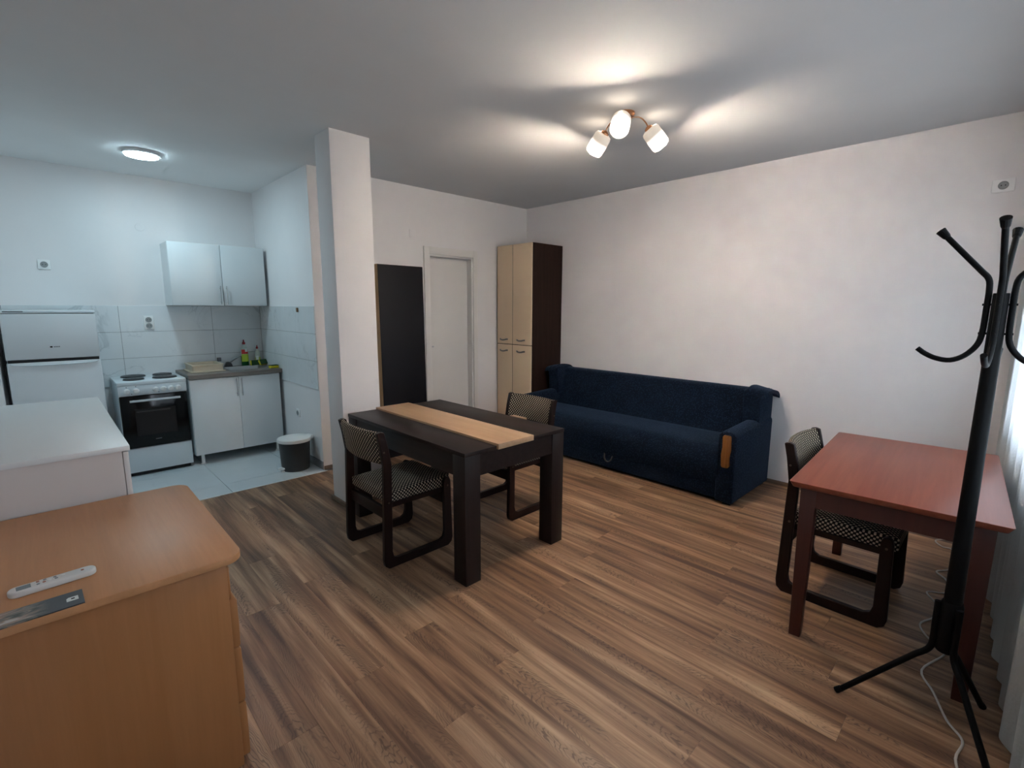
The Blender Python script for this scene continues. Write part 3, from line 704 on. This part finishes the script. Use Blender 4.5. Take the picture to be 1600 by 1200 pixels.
boxes('body', mat('white_side', (.66, .62, .60), .5), t, (XL + .008, .182, 2.437, 3.895, 0, .925))
for y0, y1 in ((2.438, 2.92), (2.924, 3.408), (3.412, 3.894)):
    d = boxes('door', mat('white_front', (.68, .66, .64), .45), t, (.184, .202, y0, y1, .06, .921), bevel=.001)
    bar = nb(); tube(bar, [(.225, y1 - .05, .62), (.225, y1 - .05, .78)], .005, 8)
    for z in (.64, .76): tube(bar, [(.202, y1 - .05, z), (.225, y1 - .05, z)], .004, 6)
    mesh('handle', bar, CHROME, d, smooth=True)

# remote
t = thing('remote_control', 'white air conditioner remote on the beech dresser', 'remote', (-.047, 1.745, .750), math.radians(4))
bm = nb(); prism(bm, round_rect(-.089, .089, -.021, .021, .019, 6), 0, .017, 'z'); mesh('shell', bm, mat('remote_white', (.66, .66, .64), .4), t, .005, 3)
boxes('display', mat('lcd', (.16, .19, .20), .25), t, (-.072, -.044, -.012, .011, .0168, .0176))
BTN_R = mat('button_rust', (.36, .13, .08), .5); BTN_G = mat('button_grey', (.25, .27, .29), .5)
for bx, by, m in ((-.030, .009, BTN_R), (-.030, -.007, BTN_G), (-.018, -.004, BTN_R), (-.016, .010, BTN_G), (.004, .008, BTN_G), (.006, -.003, BTN_G), (.060, .0, BTN_R)):
    bm = nb(); lathe(bm, [(.0036, .0165), (.0036, .0182), (.0, .0184)], 10, (bx, by, 0)); mesh('button', bm, m, t)
for bx, by in ((-.008, .0), (.020, .004)):
    bm = nb(); lathe(bm, [(.005, .0165), (.005, .0182), (.0, .0184)], 12, (bx, by, 0)); mesh('button', bm, WHITE_PLASTIC, t)

# brochure
def brochure_mat():
    m = mat('brochure_print', (.05, .055, .06), .3); N = NT(m); c = N.coord()
    sx_ = N.n('SeparateXYZ'); N.l(c, sx_.inputs[0])
    f = N.noise(N.scale(c, (14, 40, 1)), 1.0, 4, .6, .8)
    pic = N.ramp(f, [(.38, (.04, .045, .04)), (.47, (.16, .16, .14)), (.53, (.30, .20, .15)), (.62, (.50, .47, .44))])
    msk = N.ramp(N.math('ADD', sx_.outputs[0], N.math('MULTIPLY', f, .06)), [(.085, (1, 1, 1)), (.12, (0, 0, 0))])
    N.l(N.mix(msk, (.040, .044, .050), pic), N.b.inputs['Base Color']); return m
t = thing('brochure', 'dark printed leaflet at the edge of the beech dresser', 'leaflet', (-.148, 1.613, .7502), math.radians(1.5))
boxes('sheet', brochure_mat(), t, (-.15, .155, -.041, .041, 0, .003))
bm = nb(); prism(bm, [(.122, -.012), (.145, -.012), (.145, .010), (.126, .010), (.122, .004)], .0030, .0033, 'z'); mesh('emblem', bm, LBW, t)
boxes('emblem_mark', PIN, t, (.131, .138, -.004, .003, .0033, .0035))

# ------------------------------------------------------------------ reddish table
t = thing('side_table', 'reddish stained wooden table beside the curtain', 'table', (2.915, .306, 0), math.radians(3.3))
LX, LY = .587, .352
bm = nb(); prism(bm, round_rect(-LX, LX, -LY, LY, .012, 3), .722, .75, 'z')
for v in bm.verts:
    if v.co.z < .73: v.co.x *= .975; v.co.y *= .96
mesh('tabletop', bm, MAHOG, t, .003)
for sx_ in (-1, 1):
    for sy_ in (-1, 1):
        bm = nb(); x0, y0 = sx_ * .545, sy_ * .312
        vt = box(bm, min(x0, x0 - sx_ * .062), max(x0, x0 - sx_ * .062), min(y0, y0 - sy_ * .062), max(y0, y0 - sy_ * .062), 0, .722)
        for v in bm.verts:
            if v.co.z < .1:
                v.co.x = x0 + (v.co.x - x0) * .74 - sx_ * .012; v.co.y = y0 + (v.co.y - y0) * .74 - sy_ * .006
        mesh('leg', bm, MAHOG_D, t, .003)
for sy_ in (-1, 1): boxes('apron', MAHOG_D, t, (-.483, .483, sy_ * .298 - .010, sy_ * .298 + .010, .635, .722))
for sx_ in (-1, 1): boxes('apron', MAHOG_D, t, (sx_ * .531 - .010, sx_ * .531 + .010, -.25, .25, .635, .722))

# ------------------------------------------------------------------ coat rack
RX, RY = 2.15, .045
t = thing('coat_rack', 'black metal coat rack standing by the reddish table', 'coat rack', (RX, RY, 0))
bm = nb(); tube(bm, [(0, 0, .34), (0, 0, 1.33), (0, 0, 1.545), (0, 0, 1.55)], [.0255, .0205, .0195, .0185], 24); mesh('pole', bm, DARKMETAL, t, smooth=True)
bm = nb(); lathe(bm, [(.027, .325), (.031, .335), (.031, .50), (.027, .51)], 24); mesh('collar', bm, DARKMETAL, t, smooth=True)
yr = math.atan2(-syw, cyw)
for k in range(4):
    a = k * PI / 2 - .07
    d = Vector((math.cos(a), math.sin(a), 0))
    def rp(r, z): return (d.x * r, d.y * r, z)
    pts = [rp(.155, 1.742), rp(.10, 1.676), rp(.055, 1.622), rp(.034, 1.595), rp(.029, 1.56), rp(.029, 1.50), rp(.030, 1.43), rp(.038, 1.388), rp(.064, 1.352), rp(.098, 1.334), rp(.135, 1.338), rp(.165, 1.352), rp(.186, 1.368)]
    bm = nb(); tube(bm, smooth_path(pts, 4), .0083, 12); hk = mesh('hook', bm, DARKMETAL, t, smooth=True)
    bm = nb(); tube(bm, [rp(.146, 1.731), rp(.150, 1.736), rp(.166, 1.755)], [.0092, .0112, .0140], 14); mesh('hook_cap', bm, DARKMETAL, hk)
    for z in (1.515, 1.425):
        bm = nb(); tube(bm, [rp(.015, z), rp(.040, z)], .0035, 8); mesh('screw', bm, DARKMETAL, hk)
for ang in (98, -24, 217):
    a = math.radians(ang); d = Vector((math.cos(a), math.sin(a), 0))
    def rp(r, z): return (d.x * r, d.y * r, z)
    q = smooth_path([rp(.036, .50), rp(.036, .42), rp(.036, .345), rp(.046, .31), rp(.075, .278)], 4) + [Vector(rp(.287, .014))]
    bm = nb(); tube(bm, q, .0102, 12); lg = mesh('leg', bm, DARKMETAL, t, smooth=True)
    bm = nb(); tube(bm, [rp(.275, .030), rp(.292, .013)], .0115, 12); mesh('foot_cap', bm, DARKMETAL, lg)

# ------------------------------------------------------------------ extension cord
cord = [(4.172, .13), (4.074, .211), (3.989, .173), (3.981, .123), (3.80, .09), (3.652, .113), (3.57, .163), (3.489, .112), (3.332, .1), (3.263, .174), (3.148, .12), (3.013, .12), (2.89, .162), (2.782, .114), (2.787, .068), (2.698, .057), (2.507, .114), (2.388, .066), (2.249, .015), (2.172, -.033), (2.062, -.022), (1.93, -.045), (1.75, -.02)]
bm = nb(); tube(bm, smooth_path([(x, y, .0047) for x, y in cord], 5), .0042, 8)
prop(mesh('power_cord', bm, mat('white_cord', (.62, .59, .55), .5), None, smooth=True), 'white power cord snaking along the floor under the reddish table', 'cord')

# ------------------------------------------------------------------ curtain
CUR = bpy.data.materials.new('sheer_curtain'); CUR.use_nodes = True
tn = CUR.node_tree; tn.nodes.clear()
out = tn.nodes.new('ShaderNodeOutputMaterial'); m1 = tn.nodes.new('ShaderNodeMixShader'); m2 = tn.nodes.new('ShaderNodeMixShader')
df = tn.nodes.new('ShaderNodeBsdfDiffuse'); tl = tn.nodes.new('ShaderNodeBsdfTranslucent'); tp = tn.nodes.new('ShaderNodeBsdfTransparent')
df.inputs[0].default_value = (.78, .80, .78, 1); tl.inputs[0].default_value = (.60, .66, .69, 1)
vo = tn.nodes.new('ShaderNodeTexVoronoi'); vo.inputs['Scale'].default_value = 90; uvn = tn.nodes.new('ShaderNodeUVMap'); tn.links.new(uvn.outputs[0], vo.inputs['Vector'])
bp_ = tn.nodes.new('ShaderNodeBump'); bp_.inputs['Strength'].default_value = .5; bp_.inputs['Distance'].default_value = .003
tn.links.new(vo.outputs['Distance'], bp_.inputs['Height']); tn.links.new(bp_.outputs[0], df.inputs['Normal'])
m1.inputs[0].default_value = .5; m2.inputs[0].default_value = .10
tn.links.new(df.outputs[0], m1.inputs[1]); tn.links.new(tl.outputs[0], m1.inputs[2]); tn.links.new(m1.outputs[0], m2.inputs[1]); tn.links.new(tp.outputs[0], m2.inputs[2]); tn.links.new(m2.outputs[0], out.inputs[0])
t = thing('curtain', 'sheer white dotted curtain hanging beside the coat rack', 'curtain', (*CORN, 0), TH)
bm = nb(); n = 260; L0, L1 = -3.15, -.03; prev = None
for i in range(n + 1):
    s = L0 + (L1 - L0) * i / n
    col_ = []
    for z in (.02, .5, 1.1, 1.8, 2.62):
        am = .012 + .006 * (1 - z / 2.62)
        y = .075 + am * math.sin(s * 34 + .6 * math.sin(s * 7.3)) + .006 * math.sin(s * 11 + z)
        col_.append(bm.verts.new((s, y, z)))
    if prev:
        for k in range(4): bm.faces.new((prev[k], col_[k], col_[k + 1], prev[k + 1]))
    prev = col_
mesh('drape', bm, CUR, t, smooth=True)
boxes('rail', WHITE_PLASTIC, t, (-4.0, -.01, .055, .095, 2.62, H))
